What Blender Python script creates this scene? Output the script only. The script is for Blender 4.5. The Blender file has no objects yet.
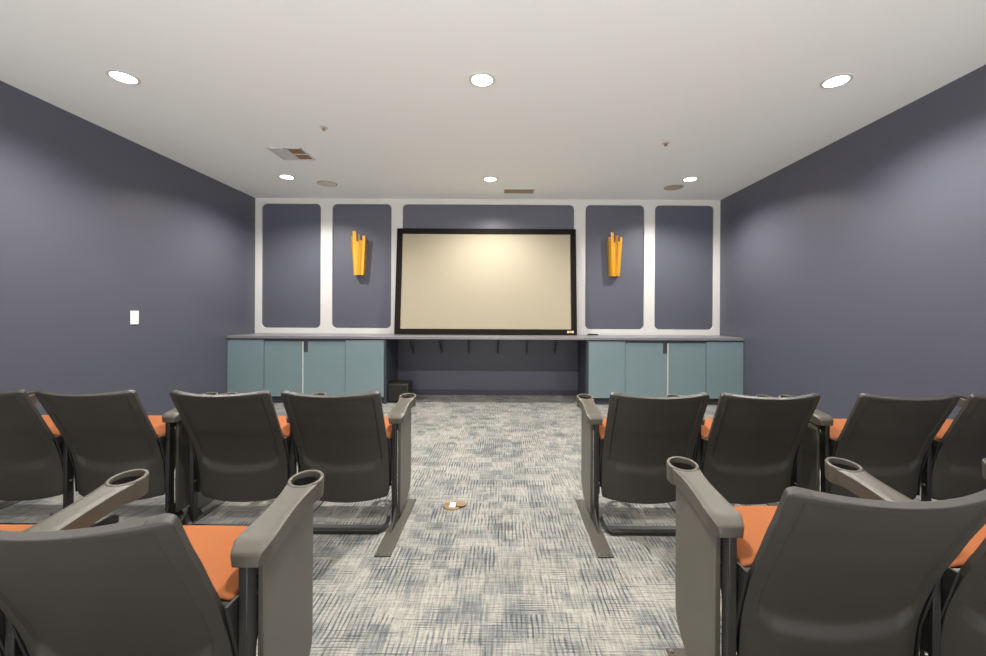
import bpy, bmesh, math
from math import sin, cos, pi, radians
from mathutils import Vector, Matrix

scn = bpy.context.scene
COL = scn.collection

# ------------------------------------------------------------------ materials
def mat(name, col, rough=.5, metal=0., spec=.5, bump=0., bscale=200., var=0., vscale=4.):
    m = bpy.data.materials.new(name); m.use_nodes = True
    nt = m.node_tree; b = nt.nodes['Principled BSDF']
    b.inputs['Base Color'].default_value = (*col, 1)
    b.inputs['Roughness'].default_value = rough
    b.inputs['Metallic'].default_value = metal
    b.inputs['Specular IOR Level'].default_value = spec
    tc = nt.nodes.new('ShaderNodeTexCoord')
    if var > 0:
        n = nt.nodes.new('ShaderNodeTexNoise'); n.inputs['Scale'].default_value = vscale
        n.inputs['Detail'].default_value = 4
        nt.links.new(tc.outputs['Object'], n.inputs['Vector'])
        mx = nt.nodes.new('ShaderNodeMix'); mx.data_type = 'RGBA'
        mx.inputs[6].default_value = (*[c*(1-var) for c in col], 1)
        mx.inputs[7].default_value = (*[min(1, c*(1+var)) for c in col], 1)
        nt.links.new(n.outputs['Fac'], mx.inputs[0])
        nt.links.new(mx.outputs[2], b.inputs['Base Color'])
    if bump > 0:
        n = nt.nodes.new('ShaderNodeTexNoise'); n.inputs['Scale'].default_value = bscale
        nt.links.new(tc.outputs['Object'], n.inputs['Vector'])
        bp = nt.nodes.new('ShaderNodeBump'); bp.inputs['Strength'].default_value = bump
        bp.inputs['Distance'].default_value = .002
        nt.links.new(n.outputs['Fac'], bp.inputs['Height'])
        nt.links.new(bp.outputs['Normal'], b.inputs['Normal'])
    return m

def emis(name, col, strength):
    m = bpy.data.materials.new(name); m.use_nodes = True
    b = m.node_tree.nodes['Principled BSDF']
    b.inputs['Base Color'].default_value = (*col, 1)
    b.inputs['Emission Color'].default_value = (*col, 1)
    b.inputs['Emission Strength'].default_value = strength
    return m

NAVY = mat('navy_paint', (.084, .086, .115), .40, spec=.5, bump=.12, bscale=350, var=.02)
DNAVY = mat('dark_navy_laminate', (.045, .047, .068), .5, var=.04)
COUNTER = mat('grey_laminate_counter', (.20, .195, .215), .3, bump=.03, var=.04)
WHITE = mat('white_trim_paint', (.60, .59, .57), .5, bump=.05)
CEIL = mat('ceiling_paint', (.86, .87, .845), .75, bump=.1, bscale=180)
TEAL = mat('teal_glass_laminate', (.185, .255, .275), .22, spec=.6, var=.02)
PLASTIC = mat('charcoal_moulded_plastic', (.036, .032, .027), .42, spec=.5, bump=.35, bscale=650, var=.05, vscale=8)
ARMPL = mat('grey_armrest_plastic', (.064, .056, .043), .38, spec=.5, bump=.3, bscale=700, var=.05, vscale=9)
PANEL = mat('grey_end_panel_laminate', (.082, .074, .060), .4, spec=.5, bump=.05, bscale=400, var=.04)
STEEL = mat('black_powder_coated_steel', (.014, .013, .012), .4, spec=.5, bump=.1, bscale=500)
PLATE = mat('grey_brown_coated_plate', (.055, .050, .040), .45, bump=.15, bscale=400, var=.08, vscale=12)
BOLT = mat('zinc_bolt', (.6, .57, .5), .3, metal=1.)
ORANGE = mat('orange_wool_upholstery', (.31, .102, .036), .9, spec=.2, bump=.8, bscale=900, var=.18, vscale=420)
SCREEN = mat('cream_projection_fabric', (.37, .325, .24), .85, spec=.2, bump=.05, bscale=900)
FRAME = mat('black_velvet_frame', (.011, .008, .006), .7, spec=.12)
LOGO_O = mat('orange_badge_ink', (.75, .32, .1), .5)
LOGO_W = mat('pale_badge_ink', (.7, .68, .62), .5)
GOLD = mat('gold_lacquer', (.72, .37, .035), .35, metal=.35, spec=.6, var=.06, vscale=9)
BRASS = mat('brass', (.25, .16, .09), .4, metal=.5, var=.1, vscale=60)
OUTW = mat('white_outlet_plastic', (.85, .85, .85), .35)
TAN = mat('tan_speaker_grille', (.47, .39, .28), .8, bump=.5, bscale=900)
LTTAN = mat('light_grille', (.62, .59, .52), .8, bump=.5, bscale=900)
BROWNV = mat('brown_vent_interior', (.26, .16, .075), .7)
BLACKB = mat('black_box_vinyl', (.026, .023, .014), .5, bump=.3, bscale=300)
COPPER = mat('copper_sprinkler', (.42, .24, .12), .4, metal=.5)
RUBBER = mat('black_rubber', (.012, .011, .01), .5)
LENS = emis('lamp_lens', (1, .96, .88), 6)

def carpet():
    m = bpy.data.materials.new('patterned_carpet_tile'); m.use_nodes = True
    nt = m.node_tree; N = nt.nodes; L = nt.links
    b = N['Principled BSDF']; b.inputs['Roughness'].default_value = .95
    b.inputs['Specular IOR Level'].default_value = .15
    tc = N.new('ShaderNodeTexCoord')
    def mapped(sx, sy, off=0):
        mp = N.new('ShaderNodeMapping'); mp.inputs['Scale'].default_value = (sx, sy, 1)
        mp.inputs['Location'].default_value = (off, off*1.7, 0)
        L.new(tc.outputs['Object'], mp.inputs['Vector']); return mp.outputs[0]
    def noise(vec, s, d=2, r=.5):
        n = N.new('ShaderNodeTexNoise'); n.inputs['Scale'].default_value = s
        n.inputs['Detail'].default_value = d; n.inputs['Roughness'].default_value = r
        L.new(vec, n.inputs['Vector']); return n.outputs['Fac']
    def ramp(v, a, bb, ca=0, cb=1):
        r = N.new('ShaderNodeMapRange'); r.inputs[1].default_value = a; r.inputs[2].default_value = bb
        r.inputs[3].default_value = ca; r.inputs[4].default_value = cb
        L.new(v, r.inputs[0]); return r.outputs[0]
    def mth(op, a, bb, cl=False):
        n = N.new('ShaderNodeMath'); n.operation = op; n.use_clamp = cl
        for i, v in enumerate((a, bb)):
            if isinstance(v, (int, float)): n.inputs[i].default_value = v
            else: L.new(v, n.inputs[i])
        return n.outputs[0]
    # blocks: rectangular cells, each with its own weight for upright and crosswise strokes
    def cells(w, h, off):
        mp = mapped(1/w, 1/h, off)
        sn = N.new('ShaderNodeVectorMath'); sn.operation = 'FLOOR'; L.new(mp, sn.inputs[0])
        wn = N.new('ShaderNodeTexWhiteNoise'); wn.noise_dimensions = '2D'; L.new(sn.outputs[0], wn.inputs['Vector'])
        return wn.outputs['Value']
    def comb(axis, period, lo, hi, off=0.):
        """regular thin strokes with ragged spacing"""
        wv = N.new('ShaderNodeTexWave'); wv.bands_direction = 'X' if axis == 'x' else 'Y'
        wv.inputs['Scale'].default_value = .314159; wv.inputs['Distortion'].default_value = 0
        sc = (1/period, 0) if axis == 'x' else (0, 1/period)
        mp = mapped(sc[0], sc[1], off); j = N.new('ShaderNodeVectorMath'); j.operation = 'ADD'
        nn = noise(mapped(9, 9, off+3), 1, 1); k = mth('MULTIPLY', nn, .7)
        cmb = N.new('ShaderNodeCombineXYZ'); L.new(k, cmb.inputs[0]); L.new(k, cmb.inputs[1])
        L.new(mp, j.inputs[0]); L.new(cmb.outputs[0], j.inputs[1]); L.new(j.outputs[0], wv.inputs['Vector'])
        return ramp(wv.outputs['Fac'], lo, hi)
    up_s = ramp(noise(mapped(1/.008, 1/.11), 1.0, 1), .44, .58)      # strokes that run along the aisle
    cr_s = ramp(noise(mapped(1/.16, 1/.006, 3), 1.0, 1), .46, .60)    # strokes across it
    comb_u = comb('x', .019, .4, .85); comb_c = comb('y', .013, .4, .85, .3)
    c1 = cells(.19, .115, .13); c2 = cells(.22, .085, .7); c3 = cells(.11, .17, .4); c4 = cells(.083, .083, .9)
    patch = noise(mapped(1, 1.2, 9), 3.2, 3, .6); patch2 = noise(mapped(1.2, 1, 20), 3.6, 3, .6)
    w_u = mth('MULTIPLY', ramp(c1, .15, .75), ramp(patch, .40, .50))
    w_c = mth('MULTIPLY', ramp(c2, .2, .8), ramp(patch2, .42, .52))
    w_b = mth('MULTIPLY', ramp(c3, .55, .9), ramp(c4, .1, .7))
    d = mth('ADD', mth('MULTIPLY', mth('MULTIPLY', comb_u, ramp(up_s, 0, 1, .35, 1)), mth('MULTIPLY', w_u, .6)),
            mth('MULTIPLY', mth('MULTIPLY', comb_c, ramp(cr_s, 0, 1, .2, 1)), mth('MULTIPLY', w_c, .5)))
    d = mth('ADD', d, mth('MULTIPLY', mth('MULTIPLY', w_b, .22), ramp(patch, .35, .65)))
    d = mth('ADD', d, mth('MULTIPLY', ramp(c4, .55, .95), .16))
    d = mth('ADD', d, mth('MULTIPLY', up_s, .17)); d = mth('ADD', d, mth('MULTIPLY', cr_s, .15))
    d = mth('ADD', d, mth('MULTIPLY', ramp(noise(mapped(1, 1, 5), 2.3, 2), .35, .68), .10))
    d = mth('ADD', d, 0, True)
    # fine yarn texture
    yarn = noise(mapped(1/.02, 1/.0035, 2), 1., 1)
    fine = noise(mapped(1, 1), 420, 1)
    cr = N.new('ShaderNodeValToRGB'); e = cr.color_ramp.elements
    e[0].position = 0; e[0].color = (.315, .298, .262, 1)
    e[1].position = 1; e[1].color = (.055, .064, .072, 1)
    k = cr.color_ramp.elements.new(.45); k.color = (.135, .139, .138, 1)
    L.new(d, cr.inputs[0])
    hs = N.new('ShaderNodeHueSaturation'); L.new(cr.outputs[0], hs.inputs['Color'])
    v = mth('MULTIPLY', ramp(yarn, .3, .7, .84, 1.14), ramp(fine, .3, .7, .86, 1.14))
    # tile seams, 0.5 m squares
    br = N.new('ShaderNodeTexBrick'); br.offset = 0; br.inputs['Scale'].default_value = 1
    br.inputs['Brick Width'].default_value = .5; br.inputs['Row Height'].default_value = .5
    br.inputs['Mortar Size'].default_value = .0016
    L.new(mapped(1, 1, .07), br.inputs['Vector'])
    v = mth('MULTIPLY', v, ramp(br.outputs['Fac'], 0, 1, 1, .82))
    L.new(v, hs.inputs['Value']); L.new(hs.outputs[0], b.inputs['Base Color'])
    bp = N.new('ShaderNodeBump'); bp.inputs['Strength'].default_value = .4; bp.inputs['Distance'].default_value = .003
    L.new(fine, bp.inputs['Height']); L.new(bp.outputs[0], b.inputs['Normal'])
    return m
CARPET = carpet()

# ------------------------------------------------------------------ mesh helpers
def link(name, bm, m, parent=None, smooth=None, bevel=0, seg=2, sub=0):
    me = bpy.data.meshes.new(name)
    bmesh.ops.recalc_face_normals(bm, faces=bm.faces[:])
    bm.to_mesh(me); bm.free()
    o = bpy.data.objects.new(name, me); COL.objects.link(o)
    me.materials.append(m)
    if bevel:
        md = o.modifiers.new('bevel', 'BEVEL'); md.width = bevel; md.segments = seg
        md.limit_method = 'ANGLE'; md.angle_limit = radians(35); md.harden_normals = False
    if sub:
        md = o.modifiers.new('sub', 'SUBSURF'); md.levels = md.render_levels = sub
    if smooth is not None:
        for p in me.polygons: p.use_smooth = True
        try: me.set_sharp_from_angle(angle=radians(smooth))
        except Exception: pass
    if parent: o.parent = parent
    return o

def box(bm, x0, x1, y0, y1, z0, z1, mtx=None):
    vs = [bm.verts.new((x, y, z)) for z in (z0, z1) for x, y in ((x0, y0), (x1, y0), (x1, y1), (x0, y1))]
    for f in ((0, 3, 2, 1), (4, 5, 6, 7), (0, 1, 5, 4), (1, 2, 6, 5), (2, 3, 7, 6), (3, 0, 4, 7)):
        bm.faces.new([vs[i] for i in f])
    if mtx:
        for v in vs: v.co = mtx @ v.co
    return vs

def B(name, m, b, parent=None, bevel=0, mtx=None):
    bm = bmesh.new(); box(bm, *b, mtx=mtx); return link(name, bm, m, parent, bevel=bevel, smooth=30 if bevel else None)

def prism(bm, pts, axis, a, b):
    """extrude polygon pts (u,v) along axis from a to b; axis x:(u,v)=(y,z), y:(x,z), z:(x,y)"""
    def P(u, v, w):
        return {'x': (w, u, v), 'y': (u, w, v), 'z': (u, v, w)}[axis]
    A = [bm.verts.new(P(u, v, a)) for u, v in pts]; Bv = [bm.verts.new(P(u, v, b)) for u, v in pts]
    bm.faces.new(A); bm.faces.new(Bv[::-1]); n = len(pts)
    for i in range(n): bm.faces.new((A[i], A[(i+1) % n], Bv[(i+1) % n], Bv[i]))

def cyl(bm, c, r, h, n=32, axis='z', r2=None):
    r2 = r if r2 is None else r2
    M = Matrix.Translation(c)
    if axis == 'y': M = M @ Matrix.Rotation(pi/2, 4, 'X')
    if axis == 'x': M = M @ Matrix.Rotation(pi/2, 4, 'Y')
    bmesh.ops.create_cone(bm, cap_ends=True, segments=n, radius1=r, radius2=r2, depth=h, matrix=M)

def lathe(bm, prof, n=48, c=(0, 0, 0), close=True):
    rings = [[bm.verts.new((c[0]+r*cos(2*pi*i/n), c[1]+r*sin(2*pi*i/n), c[2]+z)) for i in range(n)] for r, z in prof]
    k = len(rings)
    for a in range(k if close else k-1):
        for i in range(n):
            bm.faces.new((rings[a][i], rings[a][(i+1) % n], rings[(a+1) % k][(i+1) % n], rings[(a+1) % k][i]))

def empty(name, loc, label, cat, group=None):
    o = bpy.data.objects.new(name, None); COL.objects.link(o); o.location = loc
    o.empty_display_size = .1
    o['label'] = label; o['category'] = cat
    if group: o['group'] = group
    return o

def tag(o, label, cat, group=None):
    o['label'] = label; o['category'] = cat
    if group: o['group'] = group
    return o
def struct(o): o['kind'] = 'structure'; return o

# ------------------------------------------------------------------ room
F = 410.; CX = 502.4; CY = 312.; H = 2.75; CAM = 1.169
XL, XR, YB, Y0 = -3.472, 3.050, 5.775, -.9
struct(B('floor', CARPET, (XL-.1, XR+.1, Y0, YB+.1, -.1, 0)))
struct(B('ceiling', CEIL, (XL-.1, XR+.1, Y0, YB+.1, H, H+.1)))
struct(B('wall_left', NAVY, (XL-.1, XL, Y0, YB, 0, H)))
struct(B('wall_right', NAVY, (XR, XR+.1, Y0, YB, 0, H)))
struct(B('wall_back', NAVY, (XL-.1, XR+.1, YB, YB+.1, 0, H)))

def px(x): return (x-CX)/(F/YB)
def pz(y, x): return CAM-(y-(CY+(x-CX)*.0048))/(F/YB)
# white frame with five rounded openings
cu = bpy.data.curves.new('f', 'CURVE'); cu.dimensions = '2D'; cu.fill_mode = 'BOTH'; cu.extrude = .011
cu.bevel_depth = .002; cu.bevel_resolution = 1
def spl(pts):
    s = cu.splines.new('POLY'); s.points.add(len(pts)-1)
    for p, q in zip(s.points, pts): p.co = (q[0], q[1], 0, 1)
    s.use_cyclic_u = True
CT = .855
ztop = H-.0735; zbot = .931
spl([(XL+.002, CT+.002), (XR-.002, CT+.002), (XR-.002, H-.001), (XL+.002, H-.001)])
for a, b in ((261.2, 320.6), (331.9, 391.2), (402.2, 573.8), (585, 643.9), (654.4, 713.4)):
    x0, x1 = px(a)*.996, px(b)*.996; r = .07; pts = []
    for cx, cz, a0 in ((x1-r, ztop-r, 0), (x0+r, ztop-r, 90), (x0+r, zbot+r, 180), (x1-r, zbot+r, 270)):
        for i in range(9):
            t = radians(a0+i*90/8); pts.append((cx+r*cos(t), cz+r*sin(t)))
    spl(pts)
co = bpy.data.objects.new('c', cu); COL.objects.link(co)
bpy.context.view_layer.update()
me = bpy.data.meshes.new_from_object(co.evaluated_get(bpy.context.evaluated_depsgraph_get()))
COL.objects.unlink(co); bpy.data.objects.remove(co)
me.materials.clear(); me.materials.append(WHITE)
fo = bpy.data.objects.new('trim_1', me); COL.objects.link(fo)
fo.matrix_world = Matrix.Translation((0, YB-.013, 0)) @ Matrix.Rotation(pi/2, 4, 'X')
struct(fo)
struct(B('baseboard_back', DNAVY, (px(396)+.02, px(579)-.02, YB-.012, YB, 0, .075), bevel=.003))
struct(B('baseboard_left', NAVY, (XL, XL+.012, Y0, 5.15, 0, .09), bevel=.003))
struct(B('baseboard_right', NAVY, (XR-.012, XR, Y0, 5.15, 0, .09), bevel=.003))

# ------------------------------------------------------------------ counter and cabinets
YF = 5.175
ct = B('countertop', COUNTER, (XL+.002, XR-.002, YF-.012, YB-.001, CT-.035, CT), bevel=.004)
tag(ct, 'long grey countertop running wall to wall under the screen', 'countertop')

def cabinet(name, x0, x1, label, div, notch, pull_side):
    t = empty(name, ((x0+x1)/2, YF, 0), label, 'cabinet', None)
    ox, oy = (x0+x1)/2, YF
    top = CT-.036
    bm = bmesh.new()
    for b in ((x0, x0+.018, YF+.022, YB-.015, .09, top), (x1-.018, x1, YF+.022, YB-.015, .09, top),
              (x0+.018, x1-.018, YF+.022, YB-.015, .09, .108), (x0+.018, x1-.018, YB-.03, YB-.015, .108, top),
              (x0+.018, x1-.018, YF+.03, YB-.03, top-.02, top)):
        box(bm, b[0]-ox, b[1]-ox, b[2]-oy, b[3]-oy, b[4], b[5])
    link('carcass', bm, DNAVY, t)
    B('toe_kick', DNAVY, (x0-ox, x1-ox, .05, .07, 0, .09), t)
    # top rail above the doors
    B('top_rail', DNAVY, (x0-ox, x1-ox, .012, .022, top-.03, top), t)
    w = (x1-x0)
    for i in range(4):
        a = div[i]; b = div[i+1]
        inner = i in (1, 2)
        zt = top-.034 if inner else top-.016
        yf = .003 if inner else -.004
        bm = bmesh.new()
        g = .003
        pts = [(a+g-ox, .09), (b-g-ox, .09), (b-g-ox, zt), (a+g-ox, zt)]
        if i == notch:
            n = .060; h = .135
            if pull_side == 'L':
                pts = [(a+g-ox, .09), (b-g-ox, .09), (b-g-ox, zt), (a+n-ox, zt), (a+n-ox, zt-h), (a+g-ox, zt-h)]
            else:
                pts = [(a+g-ox, .09), (b-g-ox, .09), (b-g-ox, zt-h), (b-n-ox, zt-h), (b-n-ox, zt), (a+g-ox, zt)]
        prism(bm, pts, 'y', yf, yf+.016)
        d = link('door', bm, TEAL, t)
        if i == notch:
            xa, xb = (a+g, a+n) if pull_side == 'L' else (b-n, b-g)
            B('finger_pull', DNAVY, (xa-ox, xb-ox, yf+.008, yf+.0155, zt-h, zt+.0), d)
    # pale edge strip at the middle joint
    m = div[2]
    B('edge_strip', LTTAN, (m-.006-ox, m+.006-ox, -.006, .002, .09, top-.036), t)
    return t
def fx(x): return (x-CX)/(F/YF)
cabinet('base_cabinet', XL+.003, fx(384.6), 'teal four-door base cabinet left of the open space below the screen',
        [XL+.004, fx(264.2), fx(303.2), fx(345.6), fx(384.4)], 2, 'L')
cabinet('base_cabinet', fx(588.4), XR-.003, 'teal four-door base cabinet right of the open space below the screen',
        [fx(588.6), fx(625.3), fx(668), fx(706.3), XR-.004], 1, 'R')
# side panels of the knee space
for x0, x1, nm in ((fx(384.6)+.001, fx(384.6)+.02, 'left'), (fx(588.4)-.02, fx(588.4)-.001, 'right')):
    tag(B('side_panel', DNAVY, (x0, x1, YF+.004, YB-.013, 0, CT-.036)),
        'dark navy upright panel closing the %s side of the open space below the counter' % nm, 'panel')

# counter brackets
names = ['first', 'second', 'third', 'fourth', 'fifth', 'sixth']
for i, x in enumerate((413.5, 441.7, 469.4, 498.2, 526.8, 555)):
    X = px(x)
    t = empty('shelf_bracket', (X, YB, CT-.035), 'dark steel bracket under the counter, %s from the left' % names[i],
              'bracket', 'brackets under the countertop')
    B('wall_leg', DNAVY, (-.016, .016, -.007, -.001, -.245, -.002), t)
    B('top_leg', DNAVY, (-.016, .016, -.34, -.008, -.008, -.002), t)
    bm = bmesh.new(); prism(bm, [(-.008, -.22), (-.008, -.19), (-.26, -.009), (-.30, -.009)], 'x', -.004, .004)
    link('brace', bm, DNAVY, t)

# black box in the knee space
t = empty('subwoofer', (-1.335, 5.36, 0), 'small black box speaker on the carpet at the left end of the open counter space', 'speaker')
B('cabinet_box', BLACKB, (-.133, .133, -.12, .16, .012, .245), t, bevel=.008)
B('grille', RUBBER, (-.118, .118, -.128, -.121, .03, .228), t, bevel=.003)
for sx in (-.1, .1):
    for sy in (-.09, .13):
        bm = bmesh.new(); cyl(bm, (sx, sy, .006), .014, .0125, 16); link('foot', bm, RUBBER, t)

# remote
t = empty('remote_control', (1.24, 5.62, CT), 'small black remote lying on the counter right of the screen', 'remote')
t.rotation_euler = (0, 0, radians(-8))
B('body', RUBBER, (-.07, .07, -.022, .022, .0015, .02), t, bevel=.005)
bm = bmesh.new()
for i in range(6):
    for j in range(2): cyl(bm, (-.05+i*.018, -.008+j*.016, .021), .0045, .003, 10)
link('buttons', bm, PLATE, t)

# ------------------------------------------------------------------ projection screen (leaning on the wall)
SW, SH = 2.49, 1.478
t = empty('projection_screen', (-.227, 5.575, CT+.0035), 'large cream projection screen in a black frame leaning on the counter', 'screen')
lean = math.asin((5.745-5.607)/SH)
t.rotation_euler = (-lean, 0, 0)
fw = .078
bm = bmesh.new()
prism(bm, [(-SW/2, 0), (SW/2, 0), (SW/2-fw, fw), (-SW/2+fw, fw)], 'y', 0, .03)
prism(bm, [(-SW/2, SH), (SW/2, SH), (SW/2-fw, SH-fw), (-SW/2+fw, SH-fw)], 'y', 0, .03)
prism(bm, [(-SW/2, 0), (-SW/2+fw, fw), (-SW/2+fw, SH-fw), (-SW/2, SH)], 'y', 0, .03)
prism(bm, [(SW/2, 0), (SW/2-fw, fw), (SW/2-fw, SH-fw), (SW/2, SH)], 'y', 0, .03)
link('frame', bm, FRAME, t, bevel=.003)
B('screen_fabric', SCREEN, (-SW/2+fw-.004, SW/2-fw+.004, .010, .014, fw-.004, SH-fw+.004), t)
lx = SW/2-.135; lz = .042
bd = B('badge', FRAME, (lx-.01, lx+.095, -.002, .001, lz-.022, lz+.022), t)
B('badge_stripe', LOGO_W, (lx, lx+.02, -.0035, -.0015, lz-.015, lz+.015), bd)
B('badge_stripe', LOGO_O, (lx+.022, lx+.066, -.0035, -.0015, lz-.015, lz+.015), bd)
B('badge_stripe', LOGO_W, (lx+.068, lx+.086, -.0035, -.0015, lz-.015, lz+.015), bd)

# ------------------------------------------------------------------ wall sconces
def sconce(X, zb, label):
    """fan of folded gold strips standing off the wall; heights step irregularly"""
    t = empty('wall_sconce', (X, YB, zb), label, 'wall lamp', 'gold wall sconces')
    B('back_plate', RUBBER, (-.055, .055, -.03, -.001, .12, .42), t, bevel=.004)
    bm = bmesh.new()
    box(bm, -.045, .045, -.075, -.03, .16, .40); link('lamp_box', bm, RUBBER, t)
    # folds: bottom x, top x, depth of ridge, top height
    # each strip: bottom x, top x (left, right), front depths, height
    folds = [(-.066, -.098, -.048, -.071, .088, .112, .540), (-.048, -.071, -.018, -.028, .112, .100, .605),
             (-.018, -.028, .001, .001, .100, .088, .470), (.001, .001, .020, .030, .088, .115, .565),
             (.020, .030, .042, .062, .115, .098, .480), (.042, .062, .066, .098, .098, .088, .545)]
    cx = .085
    for bx0, tx0, bx1, tx1, d0, d1, h in folds:
        bm = bmesh.new(); th = .004
        A = [(bx0, -d0), (bx1, -d1)]; T = [(tx0, -d0*1.15), (tx1, -d1*1.15)]
        def V(x, y, z): return bm.verts.new((x, y, z))
        f = [V(A[0][0], A[0][1], 0), V(A[1][0], A[1][1], 0), V(T[1][0], T[1][1], h-.006), V(T[0][0], T[0][1], h)]
        g = [V(A[0][0], A[0][1]+th, 0), V(A[1][0], A[1][1]+th, 0), V(T[1][0], T[1][1]+th, h-.006), V(T[0][0], T[0][1]+th, h)]
        bm.faces.new(f); bm.faces.new(g[::-1])
        for i in range(4): bm.faces.new((f[i], f[(i+1) % 4], g[(i+1) % 4], g[i]))
        link('folded_strip', bm, GOLD, t)
    # side returns back to the wall
    for s, d in ((-1, .088), (1, .088)):
        bm = bmesh.new()
        x0, x1 = s*.066, s*.097
        q = [(x0, -d, 0), (x0, -.003, 0), (x1, -.003, .5), (x1, -d*1.15, .53)]
        f = [bm.verts.new(p) for p in q]; g = [bm.verts.new((p[0]-s*.003, p[1], p[2])) for p in q]
        bm.faces.new(f); bm.faces.new(g[::-1])
        for i in range(4): bm.faces.new((f[i], f[(i+1) % 4], g[(i+1) % 4], g[i]))
        link('side_strip', bm, GOLD, t)
    return t
sconce(px(359.8)*.978-.035, 1.672, 'gold folded-metal wall sconce left of the projection screen')
sconce(px(615.6)*.978, 1.672, 'gold folded-metal wall sconce right of the projection screen')

# ------------------------------------------------------------------ ceiling fittings
def lamp(X, Y, label, energy, cone=122, blend=.35, r=.0825):
    t = empty('ceiling_downlight', (X, Y, H), label, 'ceiling light', 'recessed ceiling downlights')
    bm = bmesh.new(); lathe(bm, [(r*.86, 0), (r*1.08, 0), (r*1.08, -.003), (r*.92, -.007), (r*.86, -.006)])
    link('trim_ring', bm, WHITE, t, smooth=40)
    bm = bmesh.new(); cyl(bm, (0, 0, -.003), r*.88, .004, 40); link('lens', bm, LENS, t)
    ld = bpy.data.lights.new('lamp_beam', 'SPOT'); ld.energy = energy; ld.spot_size = radians(cone)
    ld.spot_blend = blend; ld.shadow_soft_size = .022; ld.color = (1, .965, .90)
    lo = bpy.data.objects.new('lamp_beam', ld); COL.objects.link(lo); lo.parent = t
    lo.location = (0, 0, -.045)
    return t
E = 128
for X, Y, lb, e, c, bl in ((-2.576, 2.78, 'round ceiling downlight above the left seats, nearest on the left', 1, 150, .75),
                 (-.146, 2.79, 'round ceiling downlight above the aisle, nearest in the middle', 1.9, 152, .9),
                 (2.26, 2.785, 'round ceiling downlight above the right seats, nearest on the right', 1, 150, .75),
                 (-2.547, 4.83, 'round ceiling downlight beside the ceiling air register near the left corner', 1, 150, .75),
                 (-.153, 4.87, 'round ceiling downlight in front of the screen, farthest in the middle', 1, 158, .8),
                 (2.21, 4.84, 'round ceiling downlight near the right ceiling speaker, farthest on the right', 1, 150, .75)):
    lamp(X, Y, lb, E*e, c, bl)
for X, lb in ((-2.55, 'left'), (-.15, 'middle'), (2.25, 'right')):
    lamp(X, .73, 'round ceiling downlight above the near row, %s, over the top edge of the picture' % lb, E*(1.0 if lb == 'middle' else .6), 150, .9)

for X, Y, m, lb in ((-2.178, 5.08, LTTAN, 'pale round ceiling speaker near the left back corner'),
                    (2.147, 5.16, TAN, 'tan round ceiling speaker near the right back corner')):
    t = empty('ceiling_speaker', (X, Y, H), lb, 'speaker', 'in-ceiling speakers')
    bm = bmesh.new(); lathe(bm, [(.104, -.001), (.118, -.001), (.118, -.004), (.110, -.007), (.104, -.006)])
    link('rim', bm, TAN, t, smooth=40)
    bm = bmesh.new(); cyl(bm, (0, 0, -.0035), .105, .004, 40); link('grille', bm, m, t)

# air register
t = empty('air_register', (-2.12, 4.12, H), 'square ceiling air register with white louvres and two brown openings', 'vent')
bm = bmesh.new()
w, d = .165, .155
for b in ((-w, w, -d, -d+.018), (-w, w, d-.018, d), (-w, -w+.014, -d, d), (w-.014, w, -d, d), (-.005, .012, -d, d)):
    box(bm, b[0], b[1], b[2], b[3], -.008, -.001)
link('frame', bm, WHITE, t)
bm = bmesh.new()
for i in range(9):
    x = -w+.022+i*.0165
    box(bm, x, x+.015, -d+.018, d-.018, -.007, -.0045)
link('louvre', bm, WHITE, t)
B('duct_opening', BROWNV, (.012, w-.014, -d+.02, -.006, -.005, -.001), t)
B('duct_opening', BROWNV, (.012, w-.014, .008, d-.02, -.005, -.001), t)
B('cross_bar', WHITE, (.012, w-.014, -.006, .008, -.008, -.001), t)

t = empty('slot_diffuser', (.208, 5.357, H), 'narrow brown rectangular vent in the ceiling above the screen', 'vent')
bm = bmesh.new()
for b in ((-.20, .20, -.097, -.085), (-.20, .20, .085, .097), (-.20, -.188, -.085, .085), (.188, .20, -.085, .085)):
    box(bm, *b, -.006, -.001)
link('frame', bm, WHITE, t)
bm = bmesh.new()
for i in range(8): box(bm, -.188, .188, -.083+i*.021, -.083+i*.021+.018, -.0045, -.001)
link('blades', bm, mat('tan_metal_blades', (.33, .26, .15), .6), t)

for X, Y, lb in ((-1.54, 3.52, 'small copper sprinkler head in the ceiling, left of the aisle'),
                 (1.51, 3.81, 'small copper sprinkler head in the ceiling, right of the aisle')):
    t = empty('sprinkler_head', (X, Y, H), lb, 'sprinkler', 'ceiling sprinklers')
    bm = bmesh.new(); cyl(bm, (0, 0, -.004), .034, .006, 24, r2=.030); link('escutcheon', bm, WHITE, t, smooth=30)
    bm = bmesh.new(); cyl(bm, (0, 0, -.012), .008, .012, 12)
    for s in (-1, 1): box(bm, s*.011-.002, s*.011+.002, -.003, .003, -.026, -.010)
    link('body', bm, COPPER, t)
    bm = bmesh.new(); cyl(bm, (0, 0, -.0275), .015, .003, 16); link('deflector', bm, COPPER, t)

# light switch on left wall
t = empty('light_switch', (XL, 3.865, 1.10), 'white light switch plate on the left navy wall', 'switch')
B('plate', OUTW, (.001, .008, -.042, .042, -.064, .064), t, bevel=.002)
B('rocker', OUTW, (.008, .012, -.017, .017, -.034, .034), t, bevel=.0015)

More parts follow.
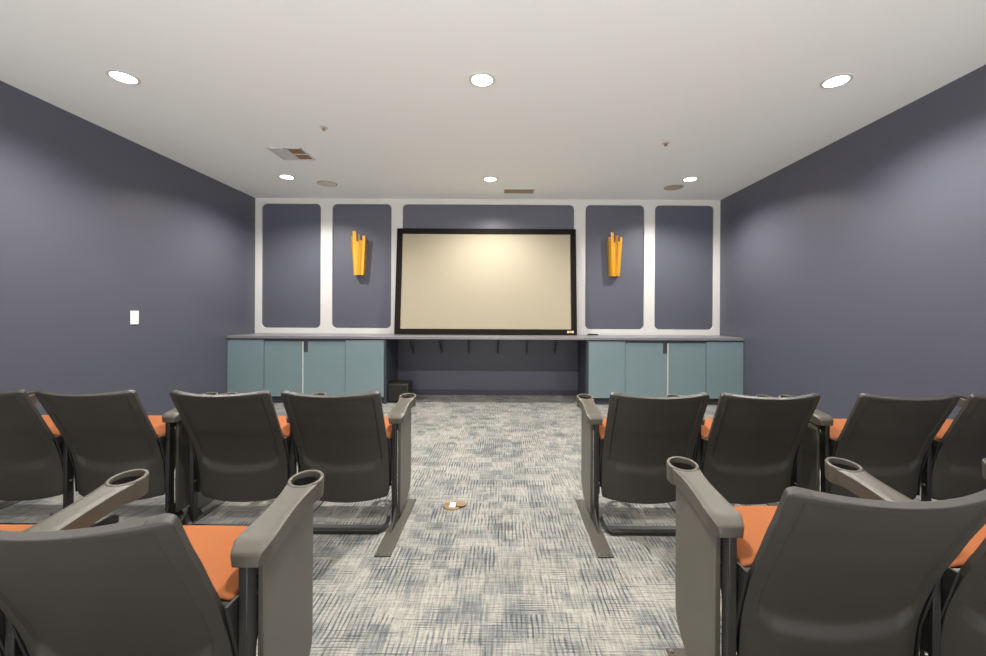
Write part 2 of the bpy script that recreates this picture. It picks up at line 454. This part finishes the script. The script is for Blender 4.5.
# floor outlet
t = empty('floor_outlet', (-.284, 2.468, 0), 'round brass floor outlet with open cover in the aisle carpet', 'outlet')
bm = bmesh.new(); lathe(bm, [(.040, .001), (.056, .001), (.054, .006), (.044, .008), (.040, .006)], 40, (-.012, 0, 0)); link('cover_ring', bm, BRASS, t, smooth=40)
bm = bmesh.new(); cyl(bm, (-.012, 0, .0025), .041, .003, 32); link('base', bm, BRASS, t)
for sy in (-.017, .017): B('socket', OUTW, (-.028, .008, sy-.013, sy+.013, .004, .009), t, bevel=.002)
bm = bmesh.new(); cyl(bm, (.040, .004, .010), .032, .004, 28); link('flip_cover', bm, BRASS, t)

# ------------------------------------------------------------------ theater seats
# local frame of a seat: x across, +y towards the screen, y = 0 at the cup holders, floor z = 0
TAN_T = math.tan(radians(8.2))
def arm_z(y): return .644 + y*TAN_T

def arm_mesh():
    bm = bmesh.new()
    R0, R1 = .041, .0525; hring = .058
    # ring, hollow
    n = 48
    prof = [(R0, .0), (R0+.002, .0025), (R1-.003, .0025), (R1, -.001), (R1-.002, -hring), (R0, -hring)]
    rings = []
    for r, z in prof:
        rings.append([bm.verts.new((r*cos(2*pi*i/n), r*sin(2*pi*i/n), z+arm_z(r*sin(2*pi*i/n)))) for i in range(n)])
    for a in range(len(prof)):
        for i in range(n):
            b = (a+1) % len(prof)
            bm.faces.new((rings[a][i], rings[a][(i+1) % n], rings[b][(i+1) % n], rings[b][i]))
    # body: grid from behind the ring to the rear end
    ys = [-.03, -.055, -.08, -.11, -.15, -.20, -.25, -.272, -.30, -.305]
    def hw(y):
        tab = [(-.03, .0485), (-.055, .0425), (-.08, .0395), (-.11, .0385), (-.15, .039), (-.20, .042), (-.25, .046), (-.272, .047), (-.30, .038), (-.305, .035)]
        for a, b in tab:
            if abs(a-y) < 1e-6: return b
    nx = 8; top = []; bot = []
    for y in ys:
        rt, rb = [], []
        for j in range(nx+1):
            u = -1+2*j/nx; x = hw(y)*u
            yy = y
            if y == ys[0]:
                yy = -math.sqrt(max(.0465**2-x*x, .00018))
            edge = .0 if abs(u) < .99 else .003
            z = arm_z(yy)-edge
            if y <= -.30: z -= .012 if y > -.304 else .018
            th = .046 if y > -.29 else .030
            if y < -.304: th = .022
            rt.append(bm.verts.new((x, yy, z)))
            rb.append(bm.verts.new((x*.9, yy, arm_z(yy)-.052 if y > -.29 else arm_z(yy)-.046)))
        top.append(rt); bot.append(rb)
    for i in range(len(ys)-1):
        for j in range(nx):
            bm.faces.new((top[i][j], top[i][j+1], top[i+1][j+1], top[i+1][j]))
            bm.faces.new((bot[i][j], bot[i+1][j], bot[i+1][j+1], bot[i][j+1]))
        bm.faces.new((top[i][0], top[i+1][0], bot[i+1][0], bot[i][0]))
        bm.faces.new((top[i][nx], bot[i][nx], bot[i+1][nx], top[i+1][nx]))
    for k in (0, -1):
        for j in range(nx): bm.faces.new((top[k][j], bot[k][j], bot[k][j+1], top[k][j+1]))
    return bm

def cup_base_mesh():
    bm = bmesh.new(); z0 = arm_z(0)-.055
    lathe(bm, [(.034, z0), (.0415, z0), (.0415, z0+.004), (.034, z0+.004)], 36)
    for k in range(3):
        M = Matrix.Rotation(radians(90+120*k), 4, 'Z'); 
        box(bm, 0, .036, -.004, .004, z0+.0005, z0+.0035, M)
    cyl(bm, (0, 0, z0+.002), .008, .0038, 12)
    lathe(bm, [(.0385, z0+.004), (.0407, z0+.004), (.0407, z0+.0455), (.0385, z0+.0455)], 36)
    return bm

def back_shell():
    """moulded back: curved across, leaning, with a rimmed inset face"""
    prof = [(-.488, .759), (-.468, .717), (-.445, .670), (-.415, .615), (-.383, .550), (-.352, .49), (-.322, .42), (-.300, .355), (-.287, .29), (-.280, .22), (-.276, .145)]
    # smooth resample
    def P(t):
        f = t*(len(prof)-1); i = min(int(f), len(prof)-2); f -= i
        def g(k, c): return prof[max(0, min(len(prof)-1, k))][c]
        out = []
        for c in (0, 1):
            p0, p1, p2, p3 = g(i-1, c), g(i, c), g(i+1, c), g(i+2, c)
            out.append(.5*((2*p1)+(-p0+p2)*f+(2*p0-5*p1+4*p2-p3)*f*f+(-p0+3*p1-3*p2+p3)*f**3))
        return out
    NU, NV = 84, 96
    bm = bmesh.new(); outer = []; inner = []
    def sm(e0, e1, x):
        t = max(0, min(1, (x-e0)/(e1-e0))); return t*t*(3-2*t)
    for v in range(NV+1):
        tv = v/NV; y, z = P(tv); ro, ri = [], []
        y2, z2 = P(min(1, tv+.01)); y1, z1 = P(max(0, tv-.01))
        ty, tz = y2-y1, z2-z1; l = math.hypot(ty, tz); ny, nz = tz/l, -ty/l     # towards the camera side
        if ny > 0: ny, nz = -ny, -nz
        half = .252-.008*tv
        if tv < .05: half -= .022*(1-math.sqrt(1-(1-tv/.05)**2))
        if tv > .93: half -= .012*((tv-.93)/.07)**2
        for u in range(NU+1):
            s = -1+2*u/NU; x = half*s
            curv = -.042*(1-s*s)*(1-.45*tv)        # middle of the back lies nearer the rear row
            sag = -.016*(1-s*s)*(1-tv)**2
            rise = 0
            bot = -.022*(1-s*s)*tv**4
            # inset: rounded rectangle region
            dx = half-abs(x); dl = tv*.67
            inx = sm(.034, .041, dx)
            low = .455+.03*(1-s*s) - .05*max(0, abs(s)-.7)/.3
            inz = sm(.034, .042, dl)*(1-sm(low, low+.045, dl))
            ins = inx*inz
            off = .009*ins
            # lower kick area slightly fuller
            off -= .010*sm(low-.01, low+.06, dl)*(1-abs(s)**6)
            edge = 0
            ro.append(bm.verts.new((x, y+curv-ny*off, z+sag+bot-nz*off)))
            k = .020
            ri.append(bm.verts.new((x*.985, y+curv-ny*k, z+sag+bot-nz*k)))
        outer.append(ro); inner.append(ri)
    for v in range(NV):
        for u in range(NU):
            bm.faces.new((outer[v][u], outer[v][u+1], outer[v+1][u+1], outer[v+1][u]))
            bm.faces.new((inner[v][u], inner[v+1][u], inner[v+1][u+1], inner[v][u+1]))
        bm.faces.new((outer[v][0], outer[v+1][0], inner[v+1][0], inner[v][0]))
        bm.faces.new((outer[v][NU], inner[v][NU], inner[v+1][NU], outer[v+1][NU]))
    for u in range(NU):
        bm.faces.new((outer[0][u], inner[0][u], inner[0][u+1], outer[0][u+1]))
        bm.faces.new((outer[NV][u], outer[NV][u+1], inner[NV][u+1], inner[NV][u]))
    return bm

def grid_pad(fn_top, fn_bot, NU=20, NV=16):
    bm = bmesh.new(); A = []; Bq = []
    for v in range(NV+1):
        A.append([bm.verts.new(fn_top(-1+2*u/NU, v/NV)) for u in range(NU+1)])
        Bq.append([bm.verts.new(fn_bot(-1+2*u/NU, v/NV)) for u in range(NU+1)])
    for v in range(NV):
        for u in range(NU):
            bm.faces.new((A[v][u], A[v][u+1], A[v+1][u+1], A[v+1][u])); bm.faces.new((Bq[v][u], Bq[v+1][u], Bq[v+1][u+1], Bq[v][u+1]))
        bm.faces.new((A[v][0], A[v+1][0], Bq[v+1][0], Bq[v][0])); bm.faces.new((A[v][NU], Bq[v][NU], Bq[v+1][NU], A[v+1][NU]))
    for u in range(NU):
        bm.faces.new((A[0][u], Bq[0][u], Bq[0][u+1], A[0][u+1])); bm.faces.new((A[NV][u], A[NV][u+1], Bq[NV][u+1], Bq[NV][u]))
    return bm

def seat_top(s, t):
    y = -.315+.275*t; z = .492+.044*t
    z -= .010*abs(s)**8 + .05*max(0, (t-.86)/.14)**2 - .004*(1-s*s)
    y += .012*max(0, (t-.86)/.14)
    return (.256*s, y, z)
def seat_bot(s, t):
    return (.238*s, -.265+.22*t, .42+.03*t)
def backpad(s, t, off, hw):
    y = -.452+.125*t; z = .715-.22*t
    return (hw*s, y+off-.046*(1-(s*.8)**2)*(1-.2*t)+.006*(1-abs(s)**6), z)
def backpad_front(s, t): return backpad(s, t, .042, .196)
def backpad_rear(s, t): return backpad(s, t, .008, .200)

MESH = {}
def part(key, name, maker, m, parent, loc=(0, 0, 0), smooth=40, bevel=0, sx=1, seg=2):
    k = (key, sx)
    if k not in MESH:
        bm = maker()
        if sx < 0: bmesh.ops.scale(bm, vec=(-1, 1, 1), verts=bm.verts)
        o = link(name, bm, m, parent, smooth=smooth, bevel=bevel, seg=seg); MESH[k] = o
    else:
        o = MESH[k].copy(); COL.objects.link(o); o.parent = parent; o.name = name
    o.location = loc
    return o

def panel_mesh():                     # end panel, aisle side at -x
    bm = bmesh.new()
    pts = [(-.262, arm_z(-.262)-.044), (0.004, arm_z(0)-.054), (0.004, .17)]
    for i in range(11):
        a = radians(90*i/10); pts.append((-.15+.154*cos(a), .16-.115*sin(a)))
    pts += [(-.262, .045)]
    prism(bm, pts, 'x', -.022, -.006); return bm
def column_mesh():
    bm = bmesh.new(); box(bm, -.006, .017, -.303, -.265, .008, arm_z(-.29)-.046)
    box(bm, -.004, .015, -.285, -.03, .52, .545) ; return bm
def plate_mesh():
    bm = bmesh.new(); box(bm, -.058, .019, -.60, -.004, .0005, .0085); return bm
def foot_mesh():
    bm = bmesh.new(); prism(bm, [(-.40, .009), (-.20, .009), (-.25, .08), (-.262, .095), (-.31, .095), (-.325, .07)], 'x', -.010, -.002); return bm
def bolt_mesh():
    bm = bmesh.new(); cyl(bm, (0, 0, 0), .0075, .005, 6); return bm
def bolt_side():
    bm = bmesh.new(); cyl(bm, (0, 0, 0), .007, .008, 12, axis='x'); return bm
def bracket_mesh():                   # swung plate that carries the seat
    bm = bmesh.new()
    prism(bm, [(-.34, .484), (-.19, .475), (-.20, .40), (-.262, .16), (-.272, .16), (-.285, .30)], 'x', -.003, .005); return bm
def wing_mesh():
    bm = bmesh.new()
    v = [(.002, -.335, .486), (.022, -.330, .482), (.018, -.246, .20), (.002, -.252, .18)]
    f = [bm.verts.new(p) for p in v]; g = [bm.verts.new((p[0], p[1]+.012, p[2])) for p in v]
    bm.faces.new(f); bm.faces.new(g[::-1])
    for i in range(4): bm.faces.new((f[i], f[(i+1) % 4], g[(i+1) % 4], g[i]))
    return bm
def crossbar_mesh(L, s):
    """flat bar on the floor that sweeps up into the posts at both ends; runs x 0..s*L"""
    bm = bmesh.new(); path = []
    for i in range(9):
        a = radians(90*i/8); path.append((.018+.045*(1-cos(a)), .075-.061*sin(a)))
    path2 = [(L-x, z) for x, z in path[::-1]]
    path += path2
    th = .009; secs = []
    for i, (x, z) in enumerate(path):
        a = path[max(0, i-1)]; b = path[min(len(path)-1, i+1)]
        tx, tz = b[0]-a[0], b[1]-a[1]; l = math.hypot(tx, tz); nx, nz = -tz/l*th, tx/l*th
        e = 0 if .05 < x < L-.05 else 0
        ya, yb = -.445, -.345
        k = min(1, min(x, L-x)/.11); ya = -.350-.095*k*k*(3-2*k)
        secs.append([bm.verts.new((s*(x+nx), ya, z+nz)), bm.verts.new((s*(x+nx), yb, z+nz)),
                     bm.verts.new((s*(x-nx), yb, z-nz)), bm.verts.new((s*(x-nx), ya, z-nz))])
    for i in range(len(secs)-1):
        for j in range(4): bm.faces.new((secs[i][j], secs[i][(j+1) % 4], secs[i+1][(j+1) % 4], secs[i+1][j]))
    bm.faces.new(secs[0]); bm.faces.new(secs[-1][::-1])
    return bm

def stand(root, ax, side, panel):
    """armrest with its post and base; side = +1 when the aisle / open side lies at +x"""
    sx = -side
    a = part('arm', 'armrest', arm_mesh, ARMPL, root, (ax, 0, 0), smooth=38, bevel=.003)
    part('cup', 'cup_holder_base', cup_base_mesh, STEEL, a, (0, 0, 0))
    if panel: part('panel', 'end_panel', panel_mesh, PANEL, root, (ax, 0, 0), sx=sx, bevel=.002)
    p = part('col', 'post', column_mesh, STEEL, root, (ax, 0, 0), sx=sx, bevel=.003)
    part('foot', 'post_gusset', foot_mesh, STEEL, p, (0, 0, 0), sx=sx)
    b = part('plate', 'base_plate', plate_mesh, PLATE, root, (ax, 0, 0), sx=sx, bevel=.002)
    for bx, by in ((-.045, -.585), (-.005, -.585), (-.045, -.02)):
        part('bolt', 'bolt', bolt_mesh, BOLT, b, (bx*sx, by, .011))

def seat(X, Y, side, label, group, arms, bar=True):
    """side=+1: aisle at +x. arms: list of (+1/-1, has_panel) in units of side"""
    r = empty('theater_seat', (X, Y, 0), label, 'seat', group)
    part('shell', 'backrest_shell', back_shell, PLASTIC, r, bevel=.006, smooth=50, seg=3)
    part('bpad', 'backrest_cushion', lambda: grid_pad(backpad_front, backpad_rear), ORANGE, r, bevel=.006)
    part('cush', 'seat_cushion', lambda: grid_pad(seat_top, seat_bot), ORANGE, r, bevel=.010, smooth=50, seg=3)
    part('pan', 'seat_pan', lambda: grid_pad(lambda s, t: (.232*s, -.26+.205*t, .419+.03*t), lambda s, t: (.215*s, -.25+.17*t, .375+.035*t), 6, 6), PLASTIC, r, bevel=.004)
    for s in (-1, 1):
        h = part('bracket', 'hinge_bracket', bracket_mesh, STEEL, r, (s*.257, 0, 0), sx=1, bevel=.001)
        for by, bz in ((-.225, .445), (-.29, .23)):
            part('bs', 'bolt', bolt_side, BOLT, h, (s*.006, by, bz))
        part('wing', 'side_wing', wing_mesh, STEEL, r, (s*.232, 0, 0), sx=s)
    for sgn, panel in arms:
        stand(r, sgn*side*.28, sgn*side, panel)
    if bar:
        part(('bar', side), 'floor_crossbar', lambda: crossbar_mesh(.56, -side), STEEL, r, (side*.28, 0, 0), bevel=.002)
    return r

FLY, NLY, FRY, NRY = 2.55, 1.285, 2.55, 1.425
gl, gr = 'theater seats left of the aisle', 'theater seats right of the aisle'
seat(-.866, FLY, 1, 'dark theater seat at the aisle end of the far left row', gl, [(1, True)])
seat(-1.426, FLY, 1, 'dark theater seat second from the aisle in the far left row', gl, [(1, False), (-1, True)])
seat(-2.108, FLY, 1, 'dark theater seat third from the aisle in the far left row', gl, [(1, True)])
seat(-2.668, FLY, 1, 'dark theater seat cut by the left picture edge in the far left row', gl, [(1, False), (-1, True)])
seat(.797, FRY, -1, 'dark theater seat at the aisle end of the far right row', gr, [(1, True)])
seat(1.357, FRY, -1, 'dark theater seat second from the aisle in the far right row', gr, [(1, False), (-1, True)])
seat(2.062, FRY, -1, 'dark theater seat third from the aisle in the far right row', gr, [(1, True)])
seat(2.622, FRY, -1, 'dark theater seat cut by the right picture edge in the far right row', gr, [(1, False), (-1, True)])
seat(-.893, NLY, 1, 'large grey theater seat at the bottom left, at the aisle in the near row', gl, [(1, True)])
seat(-1.453, NLY, 1, 'theater seat beyond the left picture edge in the near left row, orange cushion strip showing', gl, [(1, False), (-1, True)])
seat(.909, NRY, -1, 'large grey theater seat at the bottom right, at the aisle in the near row', gr, [(1, True)])
seat(1.469, NRY, -1, 'theater seat cut by the bottom right corner of the picture in the near row', gr, [(1, False), (-1, True)])

# ------------------------------------------------------------------ added fill light through the open rear, camera
w = bpy.data.worlds.new('world'); scn.world = w; w.use_nodes = True
nt = w.node_tree; bg = nt.nodes['Background']
tc = nt.nodes.new('ShaderNodeTexCoord'); sp = nt.nodes.new('ShaderNodeSeparateXYZ'); mr = nt.nodes.new('ShaderNodeMapRange')
nt.links.new(tc.outputs['Generated'], sp.inputs[0]); nt.links.new(sp.outputs[2], mr.inputs[0])
mr.inputs[1].default_value = -.2; mr.inputs[2].default_value = .2; mr.inputs[3].default_value = 3.9; mr.inputs[4].default_value = .5
nt.links.new(mr.outputs[0], bg.inputs[1]); bg.inputs[0].default_value = (1, .99, .965, 1)     # added fill, stronger from below to lift ceiling and near seat backs

cam = bpy.data.cameras.new('camera'); co = bpy.data.objects.new('camera', cam); COL.objects.link(co)
cam.sensor_width = 36; cam.lens = F/986*36; cam.shift_x = -(CX-493)/986; cam.shift_y = -(328-CY)/986
cam.clip_start = .02
co.matrix_world = Matrix.Translation((0, 0, CAM)) @ Matrix.Rotation(pi/2, 4, 'X') @ Matrix.Rotation(.0048, 4, 'Z')
scn.camera = co
scn.view_settings.view_transform = 'Standard'; scn.view_settings.look = 'None'
scn.view_settings.exposure = 0.4; scn.view_settings.gamma = 1
scn.view_settings.use_curve_mapping = False
